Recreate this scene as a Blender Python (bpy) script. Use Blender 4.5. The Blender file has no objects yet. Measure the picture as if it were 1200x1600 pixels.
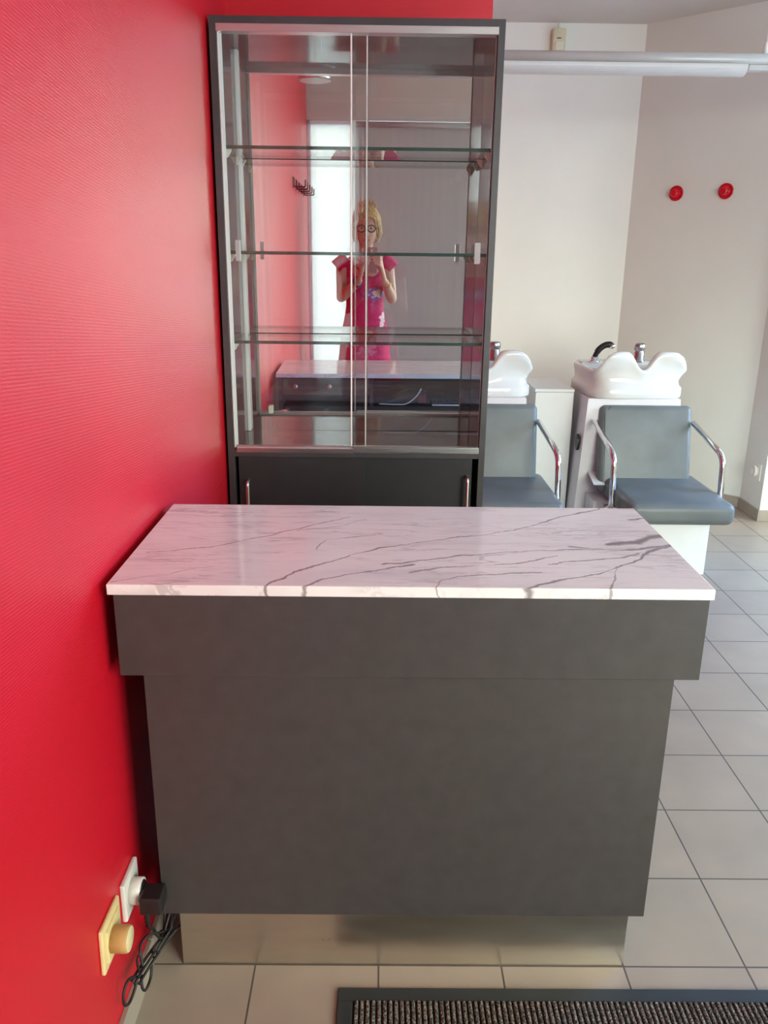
import bpy, bmesh, math, random
from math import sin, cos, pi, radians, sqrt, exp
from mathutils import Vector, Matrix, noise

S = 0.85                      # survey units -> metres
scn = bpy.context.scene
COL = scn.collection
rnd = random.Random(7)

# ------------------------------------------------------------------ materials
def new_mat(name):
    m = bpy.data.materials.new(name); m.use_nodes = True
    nt = m.node_tree; nt.nodes.clear()
    out = nt.nodes.new('ShaderNodeOutputMaterial')
    return m, nt, out

def N(nt, typ, **kw):
    n = nt.nodes.new(typ)
    for k, v in kw.items():
        if k.startswith('i_'):
            n.inputs[k[2:].replace('_', ' ')].default_value = v
        else:
            setattr(n, k, v)
    return n

def math_n(nt, op, a, b=None, clamp=False):
    n = nt.nodes.new('ShaderNodeMath'); n.operation = op; n.use_clamp = clamp
    for i, v in enumerate((a, b)):
        if v is None: continue
        if isinstance(v, (int, float)): n.inputs[i].default_value = v
        else: nt.links.new(v, n.inputs[i])
    return n.outputs[0]

def pos(nt, scale=(1, 1, 1), rot=(0, 0, 0), loc=(0, 0, 0)):
    g = nt.nodes.new('ShaderNodeNewGeometry')
    mp = nt.nodes.new('ShaderNodeMapping')
    mp.inputs['Scale'].default_value = scale; mp.inputs['Rotation'].default_value = rot
    mp.inputs['Location'].default_value = loc
    nt.links.new(g.outputs['Position'], mp.inputs['Vector'])
    return mp.outputs['Vector']

def ramp(nt, fac, stops):
    r = nt.nodes.new('ShaderNodeValToRGB')
    e = r.color_ramp.elements
    while len(e) < len(stops): e.new(0.5)
    for el, (p, c) in zip(e, stops):
        el.position = p; el.color = (c[0], c[1], c[2], 1)
    nt.links.new(fac, r.inputs['Fac'])
    return r.outputs['Color']

def pm(name, color, rough=.5, metal=0., spec=.5, var=.06, vscale=12., bump=0., bscale=60., coat=0., aniso=None, trans=0., sss=0.):
    m, nt, out = new_mat(name)
    b = nt.nodes.new('ShaderNodeBsdfPrincipled')
    b.inputs['Roughness'].default_value = rough
    b.inputs['Metallic'].default_value = metal
    b.inputs['Specular IOR Level'].default_value = spec
    b.inputs['Coat Weight'].default_value = coat
    b.inputs['Transmission Weight'].default_value = trans
    if sss:
        b.inputs['Subsurface Weight'].default_value = sss
        b.inputs['Subsurface Radius'].default_value = (.01, .004, .002)
    sc = aniso if aniso else (1, 1, 1)
    v = pos(nt, scale=sc)
    nz = N(nt, 'ShaderNodeTexNoise', i_Scale=vscale, i_Detail=4.)
    nt.links.new(v, nz.inputs['Vector'])
    lo = tuple(max(0, c * (1 - var)) for c in color); hi = tuple(min(1, c * (1 + var)) for c in color)
    c = ramp(nt, nz.outputs['Fac'], [(.3, lo), (.7, hi)])
    nt.links.new(c, b.inputs['Base Color'])
    if bump:
        n2 = N(nt, 'ShaderNodeTexNoise', i_Scale=bscale, i_Detail=3.)
        nt.links.new(v, n2.inputs['Vector'])
        bp = N(nt, 'ShaderNodeBump', i_Strength=bump, i_Distance=.002)
        nt.links.new(n2.outputs['Fac'], bp.inputs['Height'])
        nt.links.new(bp.outputs['Normal'], b.inputs['Normal'])
    nt.links.new(b.outputs[0], out.inputs[0])
    return m

def glass_mat(name, tint, ior=1.5):
    """thin clear pane: transparent plus an angle-dependent mirror reflection on each face"""
    m, nt, out = new_mat(name)
    g = nt.nodes.new('ShaderNodeNewGeometry')
    iorv = math_n(nt, 'ADD', math_n(nt, 'MULTIPLY', g.outputs['Backfacing'], 1 / ior - ior), ior)
    fr = nt.nodes.new('ShaderNodeFresnel'); nt.links.new(iorv, fr.inputs['IOR'])
    t = N(nt, 'ShaderNodeBsdfTransparent'); t.inputs['Color'].default_value = (*tint, 1)
    gl = N(nt, 'ShaderNodeBsdfGlossy'); gl.inputs['Roughness'].default_value = 0.0
    gl.inputs['Color'].default_value = (1, 1, 1, 1)
    mx = nt.nodes.new('ShaderNodeMixShader')
    nt.links.new(fr.outputs[0], mx.inputs[0]); nt.links.new(t.outputs[0], mx.inputs[1]); nt.links.new(gl.outputs[0], mx.inputs[2])
    nt.links.new(mx.outputs[0], out.inputs[0])
    return m

def red_wall_mat():
    m, nt, out = new_mat('red_fibre_paint')
    b = nt.nodes.new('ShaderNodeBsdfPrincipled')
    b.inputs['Roughness'].default_value = .43
    b.inputs['Specular IOR Level'].default_value = .62
    nz = N(nt, 'ShaderNodeTexNoise', i_Scale=1.6, i_Detail=5.)
    nt.links.new(pos(nt), nz.inputs['Vector'])
    c = ramp(nt, nz.outputs['Fac'], [(.3, (.62, .004, .017)), (.7, (.69, .006, .023))])
    nt.links.new(c, b.inputs['Base Color'])
    # woven glass-fibre paper: fine horizontal cords broken into short dashes
    cord = N(nt, 'ShaderNodeTexNoise', i_Scale=1., i_Detail=2.)
    nt.links.new(pos(nt, scale=(60, 60, 620), rot=(.05, 0, 0)), cord.inputs['Vector'])
    w = N(nt, 'ShaderNodeTexWave', i_Scale=62., i_Distortion=1.2, i_Detail=2.)
    w.bands_direction = 'Z'; w.inputs['Detail Scale'].default_value = 3.
    nt.links.new(pos(nt, rot=(.10, .10, 0)), w.inputs['Vector'])
    h = math_n(nt, 'ADD', math_n(nt, 'MULTIPLY', cord.outputs['Fac'], .9), math_n(nt, 'MULTIPLY', w.outputs['Fac'], .32))
    bp = N(nt, 'ShaderNodeBump', i_Strength=.34, i_Distance=.0014)
    nt.links.new(h, bp.inputs['Height']); nt.links.new(bp.outputs[0], b.inputs['Normal'])
    nt.links.new(b.outputs[0], out.inputs[0])
    return m

def plaster_mat(name, color, bump=.12):
    return pm(name, color, rough=.8, spec=.25, var=.025, vscale=2.5, bump=bump, bscale=140.)

TILE, GX, GY = .30, 1.4987, 1.5876
def floor_mat():
    m, nt, out = new_mat('floor_tiles')
    b = nt.nodes.new('ShaderNodeBsdfPrincipled')
    v = pos(nt, loc=(-(GX - 20 * TILE) * S, -(GY - 20 * TILE) * S, 0))
    br = nt.nodes.new('ShaderNodeTexBrick'); br.offset = 0; br.squash = 1
    br.inputs['Scale'].default_value = 1; br.inputs['Brick Width'].default_value = TILE * S
    br.inputs['Row Height'].default_value = TILE * S
    br.inputs['Mortar Size'].default_value = .0021 * 1; br.inputs['Mortar Smooth'].default_value = .15
    br.inputs['Color1'].default_value = (.345, .282, .225, 1); br.inputs['Color2'].default_value = (.375, .305, .242, 1)
    br.inputs['Mortar'].default_value = (.10, .08, .066, 1); br.inputs['Bias'].default_value = 0
    nt.links.new(v, br.inputs['Vector'])
    nz = N(nt, 'ShaderNodeTexNoise', i_Scale=5., i_Detail=6.); nt.links.new(pos(nt), nz.inputs['Vector'])
    mod = ramp(nt, nz.outputs['Fac'], [(.3, (.9, .9, .9)), (.7, (1.06, 1.05, 1.03))])
    mx = nt.nodes.new('ShaderNodeMix'); mx.data_type = 'RGBA'; mx.blend_type = 'MULTIPLY'; mx.inputs[0].default_value = 1
    nt.links.new(br.outputs['Color'], mx.inputs[6]); nt.links.new(mod, mx.inputs[7])
    nt.links.new(mx.outputs[2], b.inputs['Base Color'])
    rg = math_n(nt, 'ADD', math_n(nt, 'MULTIPLY', br.outputs['Fac'], .4), .36)
    nt.links.new(rg, b.inputs['Roughness'])
    b.inputs['Specular IOR Level'].default_value = .45
    bp = N(nt, 'ShaderNodeBump', i_Strength=.5, i_Distance=.0015); bp.invert = True
    nt.links.new(br.outputs['Fac'], bp.inputs['Height']); nt.links.new(bp.outputs[0], b.inputs['Normal'])
    nt.links.new(b.outputs[0], out.inputs[0])
    return m

VEINS = [  # polylines on the slab (survey units), half width, strength
 ([(.372,1.475),(.417,1.555),(.484,1.606),(.583,1.696),(.673,1.742),(.848,1.817),(.943,1.859),(1.035,1.936),(1.176,2.03)], .0042, .85),
 ([(1.105,1.746),(1.175,1.758),(1.205,1.79),(1.26,1.812)], .017, .9),
 ([(1.205,1.917),(1.26,1.938)], .010, .85),
 ([(.692,1.475),(.709,1.516),(.787,1.546),(.926,1.567)], .0040, .8),
 ([(.872,1.47),(.938,1.521),(.995,1.537),(1.044,1.56)], .0075, .85),
 ([(1.044,1.56),(1.104,1.618),(1.163,1.681),(1.26,1.742)], .0065, .85),
 ([(.60,1.60),(.654,1.616),(.759,1.654),(.95,1.696),(1.083,1.71)], .0050, .75),
 ([(.653,1.558),(.72,1.589),(.891,1.622),(.978,1.66)], .0038, .75),
 ([(1.02,1.721),(1.107,1.71),(1.171,1.707),(1.25,1.741)], .0065, .8),
 ([(.951,1.611),(1.04,1.632),(1.154,1.689)], .0048, .8),
 ([(.095,1.666),(.215,1.698),(.332,1.783),(.466,1.89),(.523,1.926)], .0034, .75),
 ([(.066,1.487),(.205,1.561),(.249,1.585)], .0030, .6),
 ([(.435,1.475),(.484,1.517),(.557,1.555),(.667,1.603)], .0050, .8),
 ([(.45,1.682),(.475,1.75),(.583,1.79)], .0032, .65),
 ([(1.04,1.475),(1.06,1.52),(1.08,1.60)], .0032, .7),
 ([(.402,1.823),(.488,1.85),(.563,1.91)], .0030, .6),
]
def marble_mat():
    m, nt, out = new_mat('veined_white_marble')
    b = nt.nodes.new('ShaderNodeBsdfPrincipled')
    P = pos(nt)
    # wobble
    nz = N(nt, 'ShaderNodeTexNoise', i_Scale=9., i_Detail=5., i_Roughness=.6); nt.links.new(P, nz.inputs['Vector'])
    ns = nt.nodes.new('ShaderNodeVectorMath'); ns.operation = 'SUBTRACT'
    nt.links.new(nz.outputs['Color'], ns.inputs[0]); ns.inputs[1].default_value = (.5, .5, .5)
    sc = nt.nodes.new('ShaderNodeVectorMath'); sc.operation = 'SCALE'; sc.inputs['Scale'].default_value = .045
    nt.links.new(ns.outputs[0], sc.inputs[0])
    ad = nt.nodes.new('ShaderNodeVectorMath'); ad.operation = 'ADD'
    nt.links.new(P, ad.inputs[0]); nt.links.new(sc.outputs[0], ad.inputs[1])
    fl = nt.nodes.new('ShaderNodeVectorMath'); fl.operation = 'MULTIPLY'; fl.inputs[1].default_value = (1, 1, 0)
    nt.links.new(ad.outputs[0], fl.inputs[0]); Pw = fl.outputs[0]
    wn = N(nt, 'ShaderNodeTexNoise', i_Scale=14., i_Detail=3.); nt.links.new(P, wn.inputs['Vector'])
    wmod = math_n(nt, 'MULTIPLY', math_n(nt, 'SUBTRACT', wn.outputs['Fac'], .22), 2.4)
    acc = None
    for pts, hw, st in VEINS:
        dmin = None
        for (ax, ay), (bx, by) in zip(pts[:-1], pts[1:]):
            A = Vector((ax * S, ay * S, 0)); BA = Vector(((bx - ax) * S, (by - ay) * S, 0))
            pa = nt.nodes.new('ShaderNodeVectorMath'); pa.operation = 'SUBTRACT'; nt.links.new(Pw, pa.inputs[0]); pa.inputs[1].default_value = A
            dt = nt.nodes.new('ShaderNodeVectorMath'); dt.operation = 'DOT_PRODUCT'; nt.links.new(pa.outputs[0], dt.inputs[0]); dt.inputs[1].default_value = BA / BA.length_squared
            cl = math_n(nt, 'MULTIPLY', dt.outputs['Value'], 1., clamp=True)
            sv = nt.nodes.new('ShaderNodeVectorMath'); sv.operation = 'SCALE'; sv.inputs[0].default_value = BA; nt.links.new(cl, sv.inputs['Scale'])
            ds = nt.nodes.new('ShaderNodeVectorMath'); ds.operation = 'DISTANCE'; nt.links.new(pa.outputs[0], ds.inputs[0]); nt.links.new(sv.outputs[0], ds.inputs[1])
            dmin = ds.outputs['Value'] if dmin is None else math_n(nt, 'MINIMUM', dmin, ds.outputs['Value'])
        wd = math_n(nt, 'MULTIPLY', wmod, hw * S * .95)
        q = math_n(nt, 'DIVIDE', dmin, math_n(nt, 'MAXIMUM', wd, .0006))
        mr = nt.nodes.new('ShaderNodeMapRange'); mr.interpolation_type = 'SMOOTHSTEP'
        mr.inputs['From Min'].default_value = .3; mr.inputs['From Max'].default_value = 1.35
        mr.inputs['To Min'].default_value = st; mr.inputs['To Max'].default_value = 0
        nt.links.new(q, mr.inputs['Value'])
        acc = mr.outputs[0] if acc is None else math_n(nt, 'MAXIMUM', acc, mr.outputs[0])
    # fine scattered streaks running with the main veins
    def streak(scale, thr, seed):
        n1 = N(nt, 'ShaderNodeTexNoise', i_Scale=1., i_Detail=4., i_Roughness=.55, i_Distortion=.3)
        mp = nt.nodes.new('ShaderNodeMapping'); mp.inputs['Rotation'].default_value = (0, 0, radians(-20)); mp.inputs['Scale'].default_value = scale
        mp.inputs['Location'].default_value = (seed, seed * 1.7, 0)
        nt.links.new(ad.outputs[0], mp.inputs['Vector']); nt.links.new(mp.outputs[0], n1.inputs['Vector'])
        r = math_n(nt, 'ABSOLUTE', math_n(nt, 'SUBTRACT', n1.outputs['Fac'], .5))
        mr = nt.nodes.new('ShaderNodeMapRange'); mr.interpolation_type = 'SMOOTHSTEP'
        mr.inputs['From Min'].default_value = thr * .3; mr.inputs['From Max'].default_value = thr; mr.inputs['To Min'].default_value = 1; mr.inputs['To Max'].default_value = 0
        nt.links.new(r, mr.inputs['Value'])
        msk = N(nt, 'ShaderNodeTexNoise', i_Scale=5., i_Detail=3.)
        mp2 = nt.nodes.new('ShaderNodeMapping'); mp2.inputs['Location'].default_value = (seed * 3, 2, 1); mp2.inputs['Scale'].default_value = (.7, 1.5, 1); mp2.inputs['Rotation'].default_value = (0, 0, radians(-25))
        nt.links.new(P, mp2.inputs['Vector']); nt.links.new(mp2.outputs[0], msk.inputs['Vector'])
        mk = nt.nodes.new('ShaderNodeMapRange'); mk.inputs['From Min'].default_value = .47; mk.inputs['From Max'].default_value = .62
        nt.links.new(msk.outputs['Fac'], mk.inputs['Value'])
        return math_n(nt, 'MULTIPLY', mr.outputs[0], mk.outputs[0])
    s1 = math_n(nt, 'MULTIPLY', streak((2.6, 24, 8), .022, 3.1), .38)
    s3 = math_n(nt, 'MULTIPLY', streak((2.0, 34, 8), .020, 12.4), .34)
    s2 = math_n(nt, 'MULTIPLY', streak((4., 52, 8), .030, 7.7), .40)
    acc = math_n(nt, 'MAXIMUM', acc, math_n(nt, 'MAXIMUM', s1, math_n(nt, 'MAXIMUM', s2, s3)))
    cl = N(nt, 'ShaderNodeTexNoise', i_Scale=4., i_Detail=5.)
    mp = nt.nodes.new('ShaderNodeMapping'); mp.inputs['Rotation'].default_value = (0, 0, radians(-25)); mp.inputs['Scale'].default_value = (.8, 3., 1)
    nt.links.new(P, mp.inputs['Vector']); nt.links.new(mp.outputs[0], cl.inputs['Vector'])
    base = ramp(nt, cl.outputs['Fac'], [(.25, (.74, .73, .73)), (.45, (.84, .83, .81)), (.75, (.88, .87, .85))])
    mx = nt.nodes.new('ShaderNodeMix'); mx.data_type = 'RGBA'
    nt.links.new(acc, mx.inputs[0]); nt.links.new(base, mx.inputs[6]); mx.inputs[7].default_value = (.20, .175, .18, 1)
    nt.links.new(mx.outputs[2], b.inputs['Base Color'])
    b.inputs['Roughness'].default_value = .085; b.inputs['Specular IOR Level'].default_value = .6
    nt.links.new(b.outputs[0], out.inputs[0])
    return m

def brushed_mat(name, color, rough, stretch):
    m, nt, out = new_mat(name)
    b = nt.nodes.new('ShaderNodeBsdfPrincipled'); b.inputs['Metallic'].default_value = 1
    nz = N(nt, 'ShaderNodeTexNoise', i_Scale=1., i_Detail=3.); nt.links.new(pos(nt, scale=stretch), nz.inputs['Vector'])
    c = ramp(nt, nz.outputs['Fac'], [(.25, tuple(x * .9 for x in color)), (.75, color)])
    nt.links.new(c, b.inputs['Base Color'])
    r = math_n(nt, 'ADD', math_n(nt, 'MULTIPLY', nz.outputs['Fac'], .12), rough - .06)
    nt.links.new(r, b.inputs['Roughness']); nt.links.new(b.outputs[0], out.inputs[0])
    return m

def carpet_mat():
    m, nt, out = new_mat('ribbed_mat_pile')
    b = nt.nodes.new('ShaderNodeBsdfPrincipled'); b.inputs['Roughness'].default_value = .95; b.inputs['Specular IOR Level'].default_value = .1
    nz = N(nt, 'ShaderNodeTexNoise', i_Scale=330., i_Detail=2., i_Roughness=.6); nt.links.new(pos(nt, scale=(1.2, .8, 1)), nz.inputs['Vector'])
    c = ramp(nt, nz.outputs['Fac'], [(.40, (.030, .027, .025)), (.52, (.15, .135, .115)), (.66, (.36, .33, .28))])
    nt.links.new(c, b.inputs['Base Color'])
    bp = N(nt, 'ShaderNodeBump', i_Strength=.8, i_Distance=.003); nt.links.new(nz.outputs['Fac'], bp.inputs['Height']); nt.links.new(bp.outputs[0], b.inputs['Normal'])
    nt.links.new(b.outputs[0], out.inputs[0]); return m

def frosted_mat():
    m, nt, out = new_mat('frosted_film_glass')
    t = N(nt, 'ShaderNodeBsdfTranslucent'); t.inputs['Color'].default_value = (.37, .365, .36, 1)
    d = N(nt, 'ShaderNodeBsdfDiffuse'); d.inputs['Color'].default_value = (.8, .82, .82, 1)
    mx = nt.nodes.new('ShaderNodeMixShader'); mx.inputs[0].default_value = .12
    nt.links.new(t.outputs[0], mx.inputs[1]); nt.links.new(d.outputs[0], mx.inputs[2]); nt.links.new(mx.outputs[0], out.inputs[0]); return m

def blind_mat():
    m, nt, out = new_mat('grey_blind_fabric')
    w = N(nt, 'ShaderNodeTexWave', i_Scale=5., i_Distortion=1.); w.bands_direction = 'X'; nt.links.new(pos(nt), w.inputs['Vector'])
    c = ramp(nt, w.outputs['Fac'], [(0, (.47, .445, .42)), (1, (.485, .46, .435))])
    d = N(nt, 'ShaderNodeBsdfDiffuse'); nt.links.new(c, d.inputs['Color'])
    t = N(nt, 'ShaderNodeBsdfTranslucent'); t.inputs['Color'].default_value = (.5, .48, .45, 1)
    mx = nt.nodes.new('ShaderNodeMixShader'); mx.inputs[0].default_value = .13
    nt.links.new(d.outputs[0], mx.inputs[1]); nt.links.new(t.outputs[0], mx.inputs[2]); nt.links.new(mx.outputs[0], out.inputs[0]); return m

def dress_mat():
    m, nt, out = new_mat('fuchsia_dress_fabric')
    b = nt.nodes.new('ShaderNodeBsdfPrincipled'); b.inputs['Roughness'].default_value = .8
    P = pos(nt)
    def blob(c, r, nscale, thr):
        sb = nt.nodes.new('ShaderNodeVectorMath'); sb.operation = 'SUBTRACT'; nt.links.new(P, sb.inputs[0]); sb.inputs[1].default_value = Vector(c) * S
        ml = nt.nodes.new('ShaderNodeVectorMath'); ml.operation = 'DIVIDE'; nt.links.new(sb.outputs[0], ml.inputs[0]); ml.inputs[1].default_value = Vector(r) * S
        ln = nt.nodes.new('ShaderNodeVectorMath'); ln.operation = 'LENGTH'; nt.links.new(ml.outputs[0], ln.inputs[0])
        nz = N(nt, 'ShaderNodeTexNoise', i_Scale=nscale, i_Detail=2.); nt.links.new(P, nz.inputs['Vector'])
        f = math_n(nt, 'ADD', ln.outputs['Value'], math_n(nt, 'MULTIPLY', math_n(nt, 'SUBTRACT', nz.outputs['Fac'], .5), thr))
        mr = nt.nodes.new('ShaderNodeMapRange'); mr.inputs['From Min'].default_value = .8; mr.inputs['From Max'].default_value = 1.; mr.inputs['To Min'].default_value = 1; mr.inputs['To Max'].default_value = 0
        nt.links.new(f, mr.inputs['Value']); return mr.outputs[0]
    col = None
    prev = None
    for c, r, ns, th, rgb in (((.61, -.14, 1.325), (.105, .3, .055), 25, 1.2, (.22, .12, .32)), ((.62, -.14, 1.335), (.055, .3, .030), 50, 3.2, (.75, .60, .55)),
                              ((.675, -.14, 1.12), (.022, .3, .085), 30, 3.0, (.85, .62, .66)), ((.56, -.14, .90), (.07, .3, .05), 40, 4.0, (.66, .18, .28)), ((.45, -.14, .97), (.05, .3, .06), 40, 4.2, (.65, .4, .45))):
        f = blob(c, r, ns, th)
        mx = nt.nodes.new('ShaderNodeMix'); mx.data_type = 'RGBA'; nt.links.new(f, mx.inputs[0])
        if prev is None: mx.inputs[6].default_value = (.62, .012, .12, 1)
        else: nt.links.new(prev, mx.inputs[6])
        mx.inputs[7].default_value = (*rgb, 1); prev = mx.outputs[2]
    nt.links.new(prev, b.inputs['Base Color']); nt.links.new(b.outputs[0], out.inputs[0]); return m

M = {}
M['red'] = red_wall_mat()
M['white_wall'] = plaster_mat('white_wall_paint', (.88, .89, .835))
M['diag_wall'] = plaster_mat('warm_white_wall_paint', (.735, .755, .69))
M['ceiling'] = plaster_mat('ceiling_paint', (.66, .645, .61), .06)
M['lintel'] = plaster_mat('facade_inner_paint', (.62, .55, .48))
M['floor'] = floor_mat()
M['skirt'] = pm('skirting_tile', (.36, .32, .26), rough=.4, var=.08, vscale=8)
M['marble'] = marble_mat()
M['laminate'] = pm('dark_grey_laminate', (.052, .048, .047), rough=.36, spec=.5, var=.10, vscale=30, bump=.05, bscale=500)
M['cab_lam'] = pm('charcoal_cabinet_laminate', (.058, .055, .058), rough=.34, spec=.5, var=.08, vscale=20)
M['cab_in'] = pm('glossy_dark_laminate_lining', (.075, .066, .064), rough=.09, spec=.75, var=.08, vscale=10)
M['door_lam'] = pm('anthracite_door_laminate', (.035, .035, .038), rough=.38, spec=.4, var=.08, vscale=20)
M['dark_in'] = pm('dark_inner_board', (.03, .029, .03), rough=.6)
M['steel'] = brushed_mat('brushed_kick_steel', (.72, .69, .60), .30, (9, 9, 40))
M['alu'] = brushed_mat('brushed_aluminium', (.72, .70, .70), .30, (8, 300, 300))
M['chrome'] = pm('chrome', (.80, .81, .83), rough=.06, metal=1, var=.02)
M['tap_metal'] = pm('satin_tap_metal', (.50, .51, .52), rough=.30, metal=1, var=.1, vscale=60)
M['nickel'] = pm('pale_satin_metal', (.78, .72, .66), rough=.28, metal=1, var=.03)
M['glass'] = glass_mat('clear_glass', (.985, .993, .988))
M['shelf_glass'] = glass_mat('pale_green_glass', (.955, .985, .972))
M['green_edge'] = pm('green_glass_edge', (.010, .052, .040), rough=.12, spec=.8, var=.25, vscale=14, aniso=(6, 1, 1))
M['clear_edge'] = pm('bright_glass_edge', (.62, .64, .62), rough=.15, spec=.8, var=.06)  # pale opaque colour stands for the light caught in the pane edges
M['glint_white'] = pm('painted_edge_glint', (.80, .80, .78), rough=.2, spec=.7, var=.02)  # white colour stands for light refracted along the pane edges
M['mirror'] = pm('mirror_silver', (.88, .885, .875), rough=.0, metal=1, var=.004, vscale=2)
M['acrylic'] = pm('clear_plastic_pull', (.74, .75, .74), rough=.15, trans=.55, var=.03)
M['pin'] = pm('ivory_shelf_pin', (.75, .74, .62), rough=.45)
M['ceramic'] = pm('white_glazed_ceramic', (.70, .695, .665), rough=.10, spec=.5, var=.012)
M['white_lam'] = pm('white_laminate', (.80, .81, .80), rough=.35, var=.015)
M['body_lam'] = pm('off_white_laminate', (.72, .70, .72), rough=.4, var=.02)
M['leather'] = pm('grey_leatherette', (.135, .15, .148), rough=.42, spec=.45, var=.16, vscale=6, bump=.08, bscale=260)
M['seam'] = pm('dark_seam', (.06, .066, .066), rough=.6)
M['black'] = pm('black_plastic', (.016, .015, .016), rough=.38, var=.1)
M['cable'] = pm('black_cable', (.013, .012, .013), rough=.5)
M['white_plastic'] = pm('white_plastic', (.78, .76, .70), rough=.35, var=.03)
M['cream'] = pm('aged_cream_plastic', (.80, .66, .32), rough=.42, var=.06, vscale=20)
M['ochre'] = pm('yellowed_plug_plastic', (.58, .36, .13), rough=.5, var=.08, vscale=30)
M['cream_face'] = pm('cream_plug_face', (.80, .68, .38), rough=.45)
M['redplastic'] = pm('glossy_red_plastic', (.62, .008, .02), rough=.12, spec=.6, var=.05)
M['maroon'] = pm('dark_red_plastic', (.13, .006, .015), rough=.3)
M['ivory'] = pm('ivory_plastic', (.72, .67, .47), rough=.45)
M['sensor'] = pm('frosted_sensor_lens', (.80, .78, .66), rough=.3)
M['diffuser'] = pm('opal_diffuser', (.66, .66, .63), rough=.4, var=.02)
M['rail'] = pm('satin_aluminium_rail', (.60, .60, .58), rough=.24, spec=.8, metal=0, var=.03)
M['rubber'] = pm('black_rubber', (.018, .021, .022), rough=.6, var=.15)
M['pile'] = carpet_mat()
M['groove'] = pm('mat_groove_rubber', (.010, .010, .010), rough=.9)
M['frosted'] = frosted_mat()
M['blind'] = blind_mat()
M['window_frame'] = pm('white_window_frame', (.75, .75, .74), rough=.4)
M['skin'] = pm('skin', (.60, .345, .235), rough=.5, var=.06, vscale=25, sss=.08)
M['hair'] = pm('blonde_hair', (.50, .31, .12), rough=.45, var=.45, vscale=60, aniso=(2, 2, .4))
M['dress'] = dress_mat()
M['lip'] = pm('lips', (.45, .14, .12), rough=.4)
M['eye'] = pm('eye_white', (.7, .68, .65), rough=.15)
M['iris'] = pm('iris', (.06, .04, .03), rough=.1)
M['frame_black'] = pm('black_spectacle_frame', (.02, .02, .024), rough=.3)
M['gold'] = pm('gold_bracelet', (.85, .62, .25), rough=.22, metal=1)
M['shoe'] = pm('white_shoe', (.7, .68, .65), rough=.5)
M['phone_back'] = pm('rose_phone_case', (.36, .20, .17), rough=.35)
M['socket_hole'] = pm('socket_recess', (.30, .29, .27), rough=.6)
M['pavement'] = pm('pavement', (.42, .41, .39), rough=.9)
M['cord_white'] = pm('pale_cord', (.6, .58, .55), rough=.5)

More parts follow.
